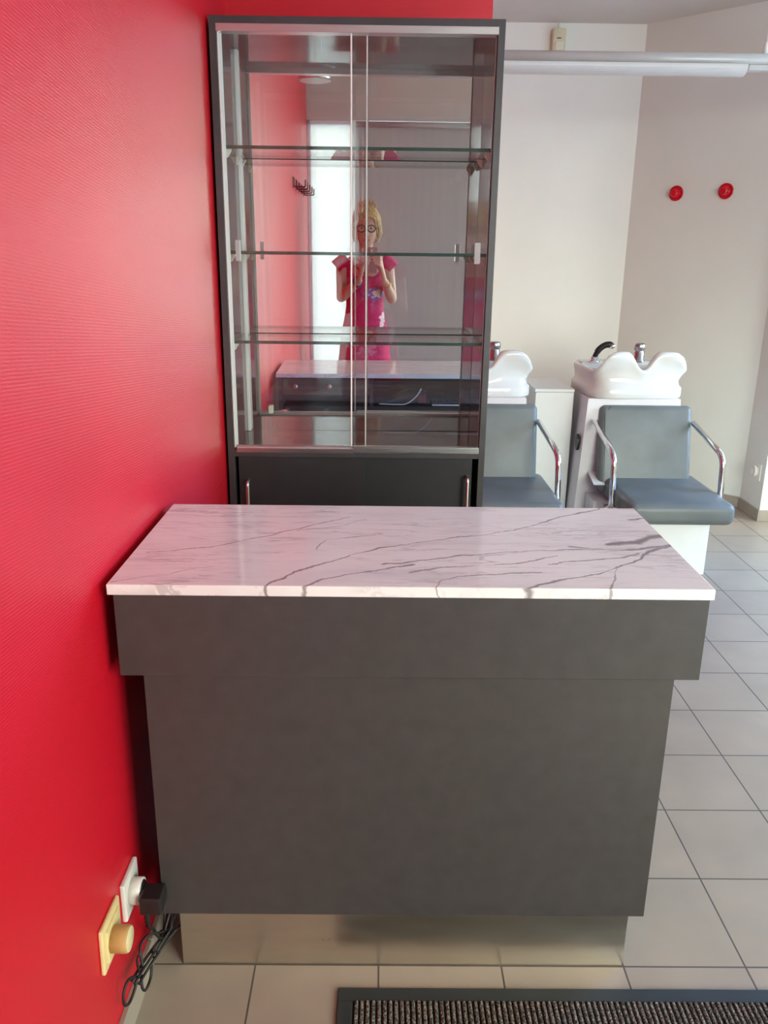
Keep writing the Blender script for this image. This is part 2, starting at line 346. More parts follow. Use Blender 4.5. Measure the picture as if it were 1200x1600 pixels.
# ------------------------------------------------------------------ mesh builder (survey units)
class MB:
    def __init__(s): s.bm = bmesh.new()
    def _tag(s, faces, mat, smooth):
        for f in faces: f.material_index = mat; f.smooth = smooth
    def add_bm(s, b2, mat=None, smooth=None):
        vm = {v: s.bm.verts.new(v.co) for v in b2.verts}
        for f in b2.faces:
            try: nf = s.bm.faces.new([vm[v] for v in f.verts])
            except ValueError: continue
            nf.material_index = f.material_index if mat is None else mat
            nf.smooth = f.smooth if smooth is None else smooth
        b2.free()
    def box(s, x0, x1, y0, y1, z0, z1, bev=0., seg=2, mat=0, mtx=None, smooth=False):
        b = bmesh.new()
        bmesh.ops.create_cube(b, size=1)
        for v in b.verts:
            v.co = Vector(((x0 + x1) / 2 + v.co.x * (x1 - x0), (y0 + y1) / 2 + v.co.y * (y1 - y0), (z0 + z1) / 2 + v.co.z * (z1 - z0)))
        if bev > 0:
            bmesh.ops.bevel(b, geom=list(b.edges), offset=bev, segments=seg, profile=.5, affect='EDGES', clamp_overlap=True)
        if mtx is not None: bmesh.ops.transform(b, matrix=mtx, verts=b.verts)
        s.add_bm(b, mat, smooth); return s
    def rings(s, rings, mat=0, smooth=True, closed=True, caps=True):
        vr = [[s.bm.verts.new(Vector(p)) for p in r] for r in rings]
        n = len(vr[0])
        for a, b in zip(vr[:-1], vr[1:]):
            for i in range(n if closed else n - 1):
                j = (i + 1) % n
                f = s.bm.faces.new((a[i], a[j], b[j], b[i])); f.material_index = mat; f.smooth = smooth
        if caps:
            for r, rev in ((vr[0], True), (vr[-1], False)):
                f = s.bm.faces.new(list(reversed(r)) if rev else r); f.material_index = mat; f.smooth = False
        return vr
    def tube(s, path, r, seg=12, mat=0, closed=False, caps=True, round_ends=False, flat=1.):
        P = [Vector(p) for p in path]; n = len(P)
        R = r if isinstance(r, (list, tuple)) else [r] * n
        if round_ends and not closed:
            t0 = (P[0] - P[1]).normalized(); t1 = (P[-1] - P[-2]).normalized()
            a, b = R[0], R[-1]
            P = [P[0] + t0 * a * .96, P[0] + t0 * a * .7] + P + [P[-1] + t1 * b * .7, P[-1] + t1 * b * .96]
            R = [a * .25, a * .72] + list(R) + [b * .72, b * .25]; n = len(P)
        tang = []
        for i in range(n):
            if closed: t = P[(i + 1) % n] - P[i - 1]
            else: t = P[min(i + 1, n - 1)] - P[max(i - 1, 0)]
            tang.append(t.normalized() if t.length > 1e-9 else Vector((0, 0, 1)))
        up = Vector((0, 0, 1)) if abs(tang[0].z) < .9 else Vector((1, 0, 0))
        u = tang[0].cross(up).normalized(); rg = []
        for i in range(n):
            u = (u - tang[i] * u.dot(tang[i]))
            u = u.normalized() if u.length > 1e-9 else tang[i].orthogonal().normalized()
            v = tang[i].cross(u)
            rg.append([P[i] + (u * cos(2 * pi * k / seg) + v * sin(2 * pi * k / seg) * flat) * R[i] for k in range(seg)])
        if closed: rg.append(rg[0][:])
        s.rings(rg, mat, True, True, caps and not closed); return s
    def lathe(s, prof, origin, axis=(0, 0, 1), seg=24, mat=0, smooth=True, caps=True):
        ax = Vector(axis).normalized(); u = ax.orthogonal().normalized(); v = ax.cross(u); o = Vector(origin)
        s.rings([[o + ax * h + (u * cos(2 * pi * k / seg) + v * sin(2 * pi * k / seg)) * max(r, 1e-4) for k in range(seg)] for r, h in prof], mat, smooth, True, caps); return s
    def poly_prism(s, pts, d, mat=0, smooth=False):
        d = Vector(d); s.rings([[Vector(p) for p in pts], [Vector(p) + d for p in pts]], mat, smooth); return s
    def ellipsoid(s, c, r, seg=16, rings=10, mat=0):
        c = Vector(c)
        rg = []
        for i in range(rings + 1):
            t = pi * (i + .001) / (rings + .002) - pi / 2
            rg.append([c + Vector((r[0] * cos(t) * cos(2 * pi * k / seg), r[1] * cos(t) * sin(2 * pi * k / seg), r[2] * sin(t))) for k in range(seg)])
        s.rings(rg, mat, True); return s

def smooth_path(pts, n=6, closed=False):
    P = [Vector(p) for p in pts]; out = []
    m = len(P)
    for i in range(m if closed else m - 1):
        p0 = P[(i - 1) % m] if closed or i > 0 else P[0] * 2 - P[1]
        p1, p2 = P[i], P[(i + 1) % m]
        p3 = P[(i + 2) % m] if closed or i + 2 < m else P[-1] * 2 - P[-2]
        for k in range(n):
            t = k / n
            out.append(.5 * (2 * p1 + (p2 - p0) * t + (2 * p0 - 5 * p1 + 4 * p2 - p3) * t * t + (3 * p1 - p0 - 3 * p2 + p3) * t ** 3))
    if not closed: out.append(P[-1])
    return out

def fillet(pts, r, n=6):
    P = [Vector(p) for p in pts]; out = [P[0]]
    for a, b, c in zip(P[:-2], P[1:-1], P[2:]):
        d1 = (a - b).normalized(); d2 = (c - b).normalized()
        rr = min(r, (a - b).length * .49, (c - b).length * .49)
        s, e = b + d1 * rr, b + d2 * rr
        for k in range(n + 1):
            t = k / n; out.append(s * (1 - t) ** 2 + b * 2 * t * (1 - t) + e * t * t)
    out.append(P[-1]); return out

BASE = Vector((0, 0, 0))
def thing(name, label, cat, base=(0, 0, 0), group=None):
    global BASE
    BASE = Vector(base)
    o = bpy.data.objects.new(name, None); COL.objects.link(o)
    o.empty_display_size = .05
    o.location = BASE * S
    o['label'] = label; o['category'] = cat
    if group: o['group'] = group
    return o
def part(name, mb, mats, parent=None, label=None, autosmooth=None):
    bm = mb.bm
    b = BASE if parent is not None else Vector((0, 0, 0))
    bmesh.ops.recalc_face_normals(bm, faces=bm.faces)
    for v in bm.verts: v.co = (v.co - b) * S
    me = bpy.data.meshes.new(name); bm.to_mesh(me); bm.free()
    for m in (mats if isinstance(mats, (list, tuple)) else [mats]): me.materials.append(M[m] if isinstance(m, str) else m)
    o = bpy.data.objects.new(name, me); COL.objects.link(o)
    if parent is not None: o.parent = parent
    if label: o['label'] = label
    return o
def solo(name, mb, mats, label, cat, group=None, base=None):
    """a thing that is one mesh, its origin at its base"""
    global BASE
    if base is None:
        xs = [v.co.x for v in mb.bm.verts]; ys = [v.co.y for v in mb.bm.verts]; zs = [v.co.z for v in mb.bm.verts]
        base = ((min(xs) + max(xs)) / 2, (min(ys) + max(ys)) / 2, min(zs))
    b = Vector(base)
    for v in mb.bm.verts: v.co -= b
    o = part(name, mb, mats); o.location = b * S
    o['label'] = label; o['category'] = cat
    if group: o['group'] = group
    return o
def struct(name, mb, mats, parent=None):
    global BASE
    if parent is None: BASE = Vector((0, 0, 0))
    o = part(name, mb, mats, parent)
    if parent is None: o['kind'] = 'structure'
    return o

# ------------------------------------------------------------------ the setting
ZC = 3.17
X0, X1, YF, YN = .04, 4.5, -1.2, 6.25
struct('floor', MB().box(-.6, 5.0, -1.35, 6.5, -.08, 0), 'floor')
struct('ceiling', MB().box(-.6, 5.0, -1.35, 6.5, ZC, ZC + .08), 'ceiling')
struct('wall_left', MB().box(X0 - .12, X0, YF - .12, 6.35, 0, ZC), 'red')
struct('wall_back', MB().box(X0, .968, 3.23, 3.33, 0, ZC), 'red')
struct('wall_far', MB().box(X0, 2.50, YN, YN + .1, 0, ZC), 'white_wall')
# diagonal wall from (2.37,6.25) to (3.12,5.515)
d = Vector((3.12 - 2.37, 5.515 - 6.25, 0)).normalized(); nrm = Vector((-d.y, d.x, 0))
A = Vector((2.37, 6.25, 0)); B = Vector((3.12, 5.515, 0))
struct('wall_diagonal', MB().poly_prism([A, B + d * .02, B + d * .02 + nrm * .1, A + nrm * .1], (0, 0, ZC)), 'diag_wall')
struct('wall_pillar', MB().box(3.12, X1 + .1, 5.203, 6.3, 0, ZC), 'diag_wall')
# right wall with its large window
wr = MB()
W2 = (3.3, 4.8, .8, 2.75)
wr.box(X1, X1 + .12, YF - .12, W2[0], 0, ZC); wr.box(X1, X1 + .12, W2[1], 5.3, 0, ZC)
wr.box(X1, X1 + .12, W2[0], W2[1], 0, W2[2]); wr.box(X1, X1 + .12, W2[0], W2[1], W2[3], ZC)
struct('wall_right', wr, 'white_wall')
def window(name, axis, a0, a1, z0, z1, c, bars):
    w = MB()
    f = .05
    def bx(p0, p1, q0, q1, t=.03):
        if axis == 'x': w.box(p0, p1, c - t, c + t, q0, q1, .004)
        else: w.box(c - t, c + t, p0, p1, q0, q1, .004)
    bx(a0, a1, z0, z0 + f); bx(a0, a1, z1 - f, z1); bx(a0, a0 + f, z0, z1); bx(a1 - f, a1, z0, z1)
    for k in range(1, bars):
        x = a0 + (a1 - a0) * k / bars; bx(x - f / 2, x + f / 2, z0, z1, .028)
    o = struct(name, w, 'window_frame')
    g = MB()
    if axis == 'x': g.box(a0 + .01, a1 - .01, c - .004, c + .004, z0 + .01, z1 - .01)
    else: g.box(c - .004, c + .004, a0 + .01, a1 - .01, z0 + .01, z1 - .01)
    struct('pane', g, 'glass', o)
    return o
window('window_2', 'y', *W2[:2], W2[2], W2[3], X1 + .06, 2)
# shop front
D1 = (.0405, .412); HD = 2.685; BL = (.412, 1.62); W1 = (1.85, 4.42, .5, 2.75)
wf = MB()
wf.box(X0 + .0005, X1, YF - .12, YF, max(HD, W1[3]), ZC)
wf.box(X0 + .0005, BL[1] + .1, YF - .12, YF, HD, max(HD, W1[3]))
wf.box(BL[1], W1[0], YF - .12, YF, 0, HD)
wf.box(W1[0], X1, YF - .12, YF, 0, W1[2]); wf.box(W1[1], X1, YF - .12, YF, W1[2], W1[3])
struct('wall_front', wf, 'lintel')
window('window_1', 'x', W1[0], W1[1], W1[2], W1[3], YF - .05, 3)
window('window_3', 'x', BL[0] + .03, BL[1], .12, HD, YF - .08, 2)
dr = MB()
for x0, x1, z0, z1 in ((D1[0], D1[0] + .03, 0, HD), (D1[1], D1[1] + .03, 0, HD), (D1[0], D1[1], HD - .03, HD), (D1[0], D1[1], 0, .06)):
    dr.box(x0, x1, YF - .07, YF - .02, z0, z1, .004)
do = struct('door_1', dr, 'window_frame')
struct('pane', MB().box(D1[0] + .001, D1[1] + .029, YF - .05, YF - .042, .05, HD - .02), 'frosted', do)
solo('roller_blind', MB().box(BL[0] + .035, BL[1] - .005, YF + .012, YF + .016, .03, HD - .01).tube([(BL[0] + .04, YF + .03, HD - .03), (BL[1] - .01, YF + .03, HD - .03)], .022, 12).box(BL[0] + .035, BL[1] - .005, YF + .006, YF + .022, .015, .035, .004),
     'blind', 'grey fabric roller blind lowered over the shop window behind the woman, seen in the mirror', 'blind')
# pavement outside
struct('trim_2', MB().box(-6, 12, -9, -1.36, -.2, -.1), 'pavement')
struct('trim_3', MB().box(5.02, 14, -1.36, 12, -.2, -.1), 'pavement')
# tiled skirtings
SK = .075
struct('baseboard_left', MB().box(X0, .053, YF, 1.585, 0, SK, .002).box(X0, .053, 1.588, 3.23, 0, SK, .002), 'skirt')
nd = -nrm
struct('baseboard_diagonal', MB().poly_prism([A, B, B + nd * .012 - d * .006, A + nd * .012 + d * .006], (0, 0, SK)), 'skirt')
struct('baseboard_pillar', MB().box(3.108, 3.12, 5.191, 5.515, 0, SK, .001).box(3.1205, X1, 5.191, 5.203, 0, SK, .001), 'skirt')
struct('baseboard_right', MB().box(X1 - .012, X1, YF, 5.19, 0, SK, .001), 'skirt')
struct('baseboard_far', MB().box(X0, 2.36, YN - .012, YN, 0, SK, .001), 'skirt')

# ------------------------------------------------------------------ reception counter
xl, xr, yf, yb, zt, th = .0605, 1.2475, 1.480, 2.024, 1.0405, .0225
c = thing('reception_counter', 'dark grey reception counter with a veined white marble top, against the red wall', 'counter', (.654, 1.75, 0))
part('marble_top', MB().box(xl, xr, yf, yb, zt - th, zt, .0022, 2), 'marble', c, 'polished white marble slab with grey veins')
part('fascia_panel', MB().box(.0715, 1.2400, 1.4830, 1.508, .842, zt - th, .0012), 'laminate', c)
for x0, x1 in ((.0715, .0935), (1.218, 1.2400)):
    part('side_panel', MB().box(x0, x1, 1.508, 2.012, .842, zt - th, .001), 'laminate', c)
part('body_panel', MB().box(.1145, 1.1945, 1.4945, 1.518, .2396, .8422, .0012), 'laminate', c)
bs = MB(); bs.box(.1145, .1365, 1.518, 2.00, .2396, .8422); part('body_side', bs, 'laminate', c)
bs = MB(); bs.box(1.1725, 1.1945, 1.518, 2.00, .2396, .8422); part('body_side', bs, 'laminate', c)
part('kick_plate', MB().box(.1235, 1.1955, 1.5888, 1.5925, .0, .2396), 'steel', c, 'brushed stainless steel kick plate')
pl = MB(); pl.box(.1255, 1.1935, 1.5926, 1.99, 0, .2396); part('plinth', pl, 'dark_in', c)
sh = MB(); sh.box(.0935, 1.218, 1.508, 2.0, .842, .862); part('shelf', sh, 'dark_in', c)
sh = MB(); sh.box(.1365, 1.1725, 1.518, 1.98, .52, .54); part('shelf', sh, 'dark_in', c)
part('divider', MB().box(.56, .578, 1.53, 2.0, .862, zt - th - .001), 'dark_in', c)
dw = part('drawer', MB().box(.096, .557, 1.99, 2.010, .925, zt - th - .004, .0015), 'laminate', c)
for kx in (.165, .345):
    k = part('knob', MB().lathe([(.010, 0), (.010, .006), (.006, .010), (.012, .016), (.012, .022), (.004, .026)], (kx, 2.0095, .972), (0, 1, 0), 16), 'nickel', dw)
    k.parent = dw

# things on the counter's inner shelf, seen in the mirror
kb = thing('keyboard', 'dark computer keyboard on the shelf inside the counter, seen in the cabinet mirror', 'keyboard', (1.03, 1.93, .862))
part('keyboard_body', MB().box(.90, 1.16, 1.875, 1.972, .8625, .884, .004), 'black', kb)
part('front_edge', MB().box(.90, 1.16, 1.9722, 1.976, .864, .871, .001), 'white_plastic', kb, 'pale front edge')
kk = MB()
for r in range(5):
    for q in range(14):
        kk.box(.908 + q * .0178, .908 + q * .0178 + .0145, 1.884 + r * .0175, 1.884 + r * .0175 + .014, .882, .891, .0015, 1)
o = part('keys', kk, 'black', kb); o['kind'] = 'stuff'
pc = thing('pouch', 'black pouch with a pale cord on the shelf inside the counter, seen mirrored', 'pouch', (.74, 1.92, .862))
pr = []
for i in range(13):
    t = i / 12; x = .61 + .26 * t; hh = .012 + .075 * sin(min(1, t * 1.15) * pi * .62) ** 2
    pr.append([(x, 1.92 + .05 * cos(a) * (1 - .3 * abs(2 * t - 1)), .8625 + hh * .5 + hh * .5 * sin(a)) for a in [2 * pi * k / 16 for k in range(16)]])
mb = MB(); mb.rings(pr); part('bag', mb, 'black', pc)
part('cord', MB().tube(smooth_path([(.61, 1.972, .872), (.70, 1.975, .870), (.76, 1.974, .874), (.81, 1.97, .91), (.84, 1.965, .955)]), .0035, 8), 'cord_white', pc)
part('tag', MB().box(.825, .865, 1.965, 1.970, .875, .92, .002), 'maroon', pc, 'dark red tag')

# ------------------------------------------------------------------ display cabinet
CX0, CX1, CY0, CY1, CZ1 = .0505, .9665, 2.860, 3.222, 2.3555
ix0, ix1 = .0735, .9445
zb, ztp = .993, 2.333
c = thing('display_cabinet', 'tall charcoal glass-fronted display cabinet with mirror back, against the red wall', 'cabinet', (.5085, 3.04, 0))
part('side_panel', MB().box(CX0, ix0, CY0, CY1, 0, CZ1, .0008), ['cab_lam'], c)
part('side_panel', MB().box(ix1, CX1, CY0, CY1, 0, CZ1, .0008), ['cab_lam'], c)
part('side_lining', MB().box(ix0, ix0 + .0015, 2.872, 3.198, zb, ztp), 'cab_in', c)
part('side_lining', MB().box(ix1 - .0015, ix1, 2.872, 3.198, zb, ztp), 'cab_in', c)
part('top_panel', MB().box(ix0, ix1, CY0, CY1, ztp + .001, CZ1, .0008), 'cab_lam', c)
part('top_lining', MB().box(ix0, ix1, 2.872, 3.20, ztp - .001, ztp + .001), 'cab_in', c)
part('middle_panel', MB().box(ix0, ix1, CY0, CY1, .966, zb - .001, .0008), 'cab_lam', c)
part('middle_lining', MB().box(ix0, ix1, 2.872, 3.20, zb - .001, zb + .001), 'cab_in', c)
part('back_panel', MB().box(ix0, ix1, 3.210, CY1, .06, ztp), 'dark_in', c)
part('bottom_panel', MB().box(ix0, ix1, 2.88, 3.21, .06, .082), 'cab_lam', c)
part('plinth', MB().box(ix0, ix1, 2.90, 2.92, 0, .06), 'cab_lam', c)
# mirror: hung a hair out of square
ma, mbb = .010, -.007
n = Vector((ma, -1, mbb)).normalized()
def mir_y(x, z): return 3.2 + (ma * (x - .51) + mbb * (z - 1.65))
mr_ = MB()
q = [(ix0 + .001, zb + .001), (ix1 - .001, zb + .001), (ix1 - .001, ztp - .001), (ix0 + .001, ztp - .001)]
mr_.poly_prism([(x, mir_y(x, z), z) for x, z in q], (0, .004, 0))
part('mirror', mr_, 'mirror', c)
part('corner_strip', MB().box(ix0 + .0015, ix0 + .0135, 3.174, 3.186, zb + .002, ztp - .002, .001), 'white_lam', c, 'white strip in the back corner')
part('mirror_clip', MB().box(.155, .172, 3.184, 3.192, 1.062, 1.092, .002), 'pin', c)
# aluminium channels
part('top_track', MB().box(ix0 - .0015, ix1 + .0015, 2.858, 2.899, 2.3125, 2.334, .001), 'alu', c)
bt = MB(); bt.box(ix0 + .008, .4975, 2.8585, 2.899, .982, .9985, .001); bt.box(.4975, ix1 - .001, 2.8565, 2.899, .985, 1.0035, .001)
bt.box(ix0 + .008, .4975, 2.874, 2.878, .9985, 1.006); bt.box(.4975, ix1 - .001, 2.8565, 2.8595, 1.0035, 1.008)
part('bottom_track', bt, 'alu', c)
def pane(name, x0, x1, y0, y1, z0, z1, label):
    b = MB().box(x0, x1, y0, y1, z0, z1)
    b.bm.faces.ensure_lookup_table()
    for f in b.bm.faces:
        f.normal_update()
        f.material_index = 0 if abs(f.normal.y) > .5 else 1
    return part(name, b, ['glass', 'clear_edge'], c, label)
pl_ = pane('glass_door', ix0 + .003, .5395, 2.886, 2.890, 1.0, 2.315, 'left clear glass sliding door')
pr_ = pane('glass_door', .4885, ix1 - .003, 2.868, 2.872, 1.0, 2.315, 'right clear glass sliding door')
part('edge_glint', MB().box(.4870, .4925, 2.8665, 2.8735, 1.0045, 2.3125, .0015), 'glint_white', pr_)  # added strips: the bright line of light at each pane edge, as white colour
part('edge_glint', MB().box(.5370, .5410, 2.8845, 2.8915, 1.0035, 2.3125, .0015), 'glint_white', pl_)
part('pull', MB().box(.899, .919, 2.861, 2.868, 1.633, 1.701, .002), 'acrylic', pr_)
part('pull', MB().box(.103, .120, 2.8785, 2.886, 1.633, 1.701, .002), 'acrylic', pl_)
part('side_seal', MB().box(ix0 + .0016, ix0 + .0060, 2.862, 2.868, 1.0, 2.312).box(ix0 + .0016, ix0 + .0115, 2.880, 2.884, 1.0, 2.312), 'white_lam', c)  # left seal made white and wider to stand for the lit glass edges
part('side_seal', MB().box(ix1 - .0042, ix1 - .0016, 2.876, 2.880, 1.0, 2.312), 'clear_edge', c)
for z in (1.994, 1.6665, 1.3695):
    b = MB().box(ix0 + .003, ix1 - .003, 2.905, 3.178, z - .0105, z)
    for f in b.bm.faces:
        f.normal_update(); f.material_index = 0 if abs(f.normal.z) > .5 else 1
    s_ = part('glass_shelf', b, ['shelf_glass', 'green_edge'], c, 'clear glass shelf with green edge')
    for x, sg in ((ix0 + .0015, 1), (ix1 - .0015, -1)):
        for y in (2.925, 3.135):
            part('shelf_pin', MB().poly_prism([(x, y, z - .0106), (x + sg * .019, y, z - .0106), (x + sg * .017, y, z - .016), (x + sg * .006, y, z - .034), (x, y, z - .036)], (0, .014, 0)), 'pin', s_)
# sliding cupboard doors
d1 = part('cupboard_door', MB().box(ix0 + .012, .536, 2.866, 2.884, .083, .9645, .001), 'door_lam', c)
d2 = part('cupboard_door', MB().box(.50, .926, 2.888, 2.906, .083, .9645, .001), 'door_lam', c)
for d_, x, y, zt_, in ((d1, .1195, 2.866, .886), (d2, .9085, 2.888, .902)):
    y0 = y
    part('handle', MB().tube(fillet([(x, y0, zt_ - .008), (x, y0 - .032, zt_ - .008), (x, y0 - .032, zt_ - .158), (x, y0, zt_ - .158)], .016), .0065, 10), 'nickel', d_)

# ------------------------------------------------------------------ backwash unit (basin + chair)
def basin_mesh(cx):
    b = MB(); nth = 96
    cy, a, bb = 5.02, .282, .272
    def sup(t, e=5.):
        x, y = cos(t), sin(t)
        k = (abs(x) ** e + abs(y) ** e) ** (-1 / e)
        return x * k, y * k
    def front(t):
        u, v = sup(t); f = max(0., min(1., (-v - .30) / .6)); return u, v, f * f * (3 - 2 * f)
    def rimz(t):
        u, v, f = front(t)
        lobe = exp(-((abs(u) - .50) / .34) ** 4)
        return 1.040 + .110 * lobe * f + .004 * f * exp(-(u / .25) ** 2)
    def flare(t):
        u, v, f = front(t)
        return f * exp(-((abs(u) - .72) / .34) ** 2)
    levels = []
    for zz, sc in ((.878, .955), (.8795, .985), (.886, 1.0), (.932, 1.0), (.940, .985), (.948, .955)):
        levels.append([(cx + sup(2 * pi * i / nth)[0] * a * sc, cy + sup(2 * pi * i / nth)[1] * bb * sc, zz) for i in range(nth)])
    for h, sc, fl in ((.25, .945, .0), (.5, .95, .35), (.72, .965, .75), (.86, .975, 1.0), (.95, .97, 1.0), (.99, .945, .85), (1.0, .905, .55), (.985, .865, .25), (.93, .835, .1)):
        r = []
        for i in range(nth):
            t = 2 * pi * i / nth; u, v = sup(t); f = flare(t)
            z = .948 + (rimz(t) - .948) * h
            s2 = sc + .085 * f * fl
            r.append((cx + u * a * (s2 + .045 * f * fl), cy + v * bb * (s2 - .06 * f * (1 - fl)), z))
        levels.append(r)
    for hz, sc in ((1.0, .80), (.985, .76), (.955, .66), (.93, .50), (.915, .30), (.910, .08)):
        r = []
        for i in range(nth):
            t = 2 * pi * i / nth; u, v = sup(t, 3.2)
            back = max(0., v) ** 2
            r.append((cx + u * a * sc, cy + v * bb * (sc - .13 * back), min(hz, rimz(t) - .03)))
        levels.append(r)
    b.rings(levels, caps=True)
    bmesh.ops.rotate(b.bm, verts=b.bm.verts, cent=(cx, cy, 0), matrix=Matrix.Rotation(radians(6), 3, 'Z'))
    return b
def cushion(b, x0, x1, y0, y1, z0, z1, r, mtx=None, puff=.0):
    b2 = bmesh.new(); bmesh.ops.create_cube(b2, size=1)
    for v in b2.verts:
        v.co = Vector(((x0 + x1) / 2 + v.co.x * (x1 - x0), (y0 + y1) / 2 + v.co.y * (y1 - y0), (z0 + z1) / 2 + v.co.z * (z1 - z0)))
    bmesh.ops.bevel(b2, geom=list(b2.edges), offset=r, segments=5, profile=.5, affect='EDGES', clamp_overlap=True)
    for f in b2.faces: f.smooth = True
    if mtx is not None: bmesh.ops.transform(b2, matrix=mtx, verts=b2.verts)
    b.add_bm(b2)
    return b

u = thing('backwash_unit', 'grey shampoo chair with white basin, the fully visible one right of the white cabinet', 'salon chair', (2.10, 4.75, 0), 'backwash units against the white wall')
bx = part('basin', basin_mesh(2.085), 'ceramic', u, 'white ceramic shampoo basin with neck rest')
part('drain', MB().lathe([(.028, 0), (.026, .004), (.01, .005)], (2.085, 5.0, .912), seg=20), 'chrome', bx)
# back ledge with taps
part('tap_ledge', MB().box(1.835, 2.335, 5.13, 5.27, .99, 1.047, .012, 3, smooth=True), 'ceramic', u)
mt = part('mixer_tap', MB().lathe([(.040, 0), (.040, .006), (.033, .010), (.033, .058), (.029, .063), (.029, .070), (.035, .074), (.035, .104), (.029, .112), (.012, .114)], (2.203, 5.17, 1.047), seg=24), 'tap_metal', u, 'chrome mixer tap')
hs = part('hand_shower', MB().tube(smooth_path([(1.921, 5.15, 1.066), (1.928, 5.15, 1.088), (1.946, 5.147, 1.122), (1.976, 5.142, 1.146), (2.005, 5.137, 1.152), (2.018, 5.135, 1.146)], 5), [.016] * 8 + [.019] * 9 + [.0195] * 9, 14, round_ends=True), 'black', u, 'black hand shower')
hp = hs
part('spray_head', MB().lathe([(.019, 0), (.021, .004), (.021, .016), (.015, .018)], (2.020, 5.134, 1.151), (.25, -.1, -1), 16), 'chrome', hp)
part('shower_socket', MB().lathe([(.034, 0), (.034, .006), (.024, .010), (.024, .028), (.018, .031)], (1.921, 5.15, 1.046), seg=20), 'chrome', u)
# body under the basin (slightly wider at the foot)
bd = MB()
bd.rings([[(1.762 + (.042 * k), 4.75, z), (2.385 - .042 * k, 4.75, z), (2.385 - .042 * k, 5.26, z), (1.762 + .042 * k, 5.26, z)] for k, z in ((0, 0), (1, .879))], smooth=False)
part('cabinet_body', bd, 'body_lam', u)
hh = MB()
hh.rings([[(x_, 4.830 + .030 * cos(2 * pi * k / 24), .605 + .050 * sin(2 * pi * k / 24)) for k in range(24)] for x_ in (1.7735, 1.785)], smooth=False)
part('hand_hole', hh, 'black', u)
part('foot_box', MB().box(1.835, 2.335, 4.56, 4.75, 0, .315, .004), 'body_lam', u)
part('pedestal', MB().box(1.985, 2.383, 4.213, 4.559, 0, .318, .003), 'white_lam', u, 'white pedestal box')
part('flap', MB().poly_prism([(1.838, 4.752, .446), (1.838, 4.60, .408), (1.838, 4.60, .400), (1.838, 4.752, .436)], (.066, 0, 0)), 'white_lam', u, 'small white flap beside the seat')
seat = MB()
cushion(seat, 1.905, 2.462, 4.085, 4.735, .3185, .438, .040)
part('seat', seat, 'leather', u)
bk = MB()
tilt = Matrix.Translation((0, 4.615, .40)) @ Matrix.Rotation(radians(-13), 4, 'X') @ Matrix.Translation((0, -4.615, -.40))
cushion(bk, 1.872, 2.408, 4.615, 4.705, .355, .863, .034, tilt)
bo = part('backrest', bk, 'leather', u)
sm = MB()
for x in (1.8745,):
    pts = [tilt @ Vector(p) for p in ((x + .030, 4.618, .45), (x + .022, 4.618, .81), (x + .06, 4.618, .853))]
    sm.tube(pts, .003, 6)
part('seam', sm, 'seam', bo)
def armrest(x0, x1, x2, side):
    p = [(x0, 4.70, .752), (x1, 4.36, .632), (x2, 4.345, .335), (x2 - .004, 4.47, .300)]
    return MB().tube(fillet(p, .06, 7), .0165, 14, round_ends=False)
part('armrest', armrest(1.842, 1.872, 1.880, -1), 'chrome', u)
part('armrest', armrest(2.412, 2.468, 2.478, 1), 'chrome', u)
br = MB(); br.box(1.868, 2.49, 4.44, 4.49, .288, .3185, .004); part('arm_bracket', br, 'chrome', u)

def copy_thing(root, loc, label):
    r = root.copy(); COL.objects.link(r); r.location = loc; r['label'] = label
    def rec(src, dst):
        for ch in src.children:
            k = ch.copy(); COL.objects.link(k); k.parent = dst
            rec(ch, k)
    rec(root, r)
    return r
bpy.context.view_layer.update()
copy_thing(u, u.location + Vector((-.90 * S, 0, 0)), 'grey shampoo chair with white basin half hidden behind the tall display cabinet')

# white cabinet between the basins
c = thing('storage_cabinet', 'plain white low cabinet standing between the two shampoo basins', 'cabinet', (1.672, 5.12, 0))
part('carcass', MB().box(1.532, 1.760, 4.950, 5.40, 0, .887, .001), 'white_lam', c)
part('top', MB().box(1.526, 1.762, 4.930, 5.42, .887, .905, .0015), 'white_lam', c)
part('door', MB().box(1.530, 1.760, 4.930, 4.949, .03, .885, .0015), 'white_lam', c)

# ------------------------------------------------------------------ walls: hooks, sensor, outlets
def knob_hook(x, y, z, label):
    ax = -nrm
    t = thing('coat_hook', label, 'hook', (x, y, z), 'red coat hooks on the diagonal wall')
    b0 = Vector((x, y, z))
    part('base', MB().lathe([(.046, .0005), (.050, .004), (.050, .010), (.046, .013), (.042, .009), (.024, .009), (.022, .014), (.022, .030)], b0, ax, 24), 'redplastic', t)
    part('cap', MB().lathe([(.022, .030), (.027, .034), (.028, .040), (.026, .048), (.018, .052), (.002, .053)], b0, ax, 32), 'redplastic', t)
for (x, y), l in (((2.609, 6.011), 'round glossy red coat hook, the left one, nearer the corner of the white walls'), ((2.851, 5.769), 'round glossy red coat hook, the right one, farther from the wall corner')):
    p = Vector((x, y, 0)); p = A + d * (p - A).dot(d)
    knob_hook(p.x, p.y, 2.091, l)

t = thing('motion_detector', 'ivory motion detector high on the white wall just under the ceiling', 'motion detector', (1.772, YN, 3.0))
part('housing', MB().box(1.726, 1.818, YN - .055, YN - .001, 2.985, 3.13, .014, 3, smooth=True), 'ivory', t)
part('lens', MB().box(1.744, 1.804, YN - .064, YN - .05, 2.995, 3.048, .012, 3, smooth=True), 'sensor', t)
part('indicator', MB().box(1.756, 1.784, YN - .0575, YN - .054, 3.064, 3.070), 'black', t)
part('cable', MB().tube([(1.772, YN - .006, 3.128), (1.772, YN - .006, ZC - .002)], .004, 8), 'white_plastic', t)

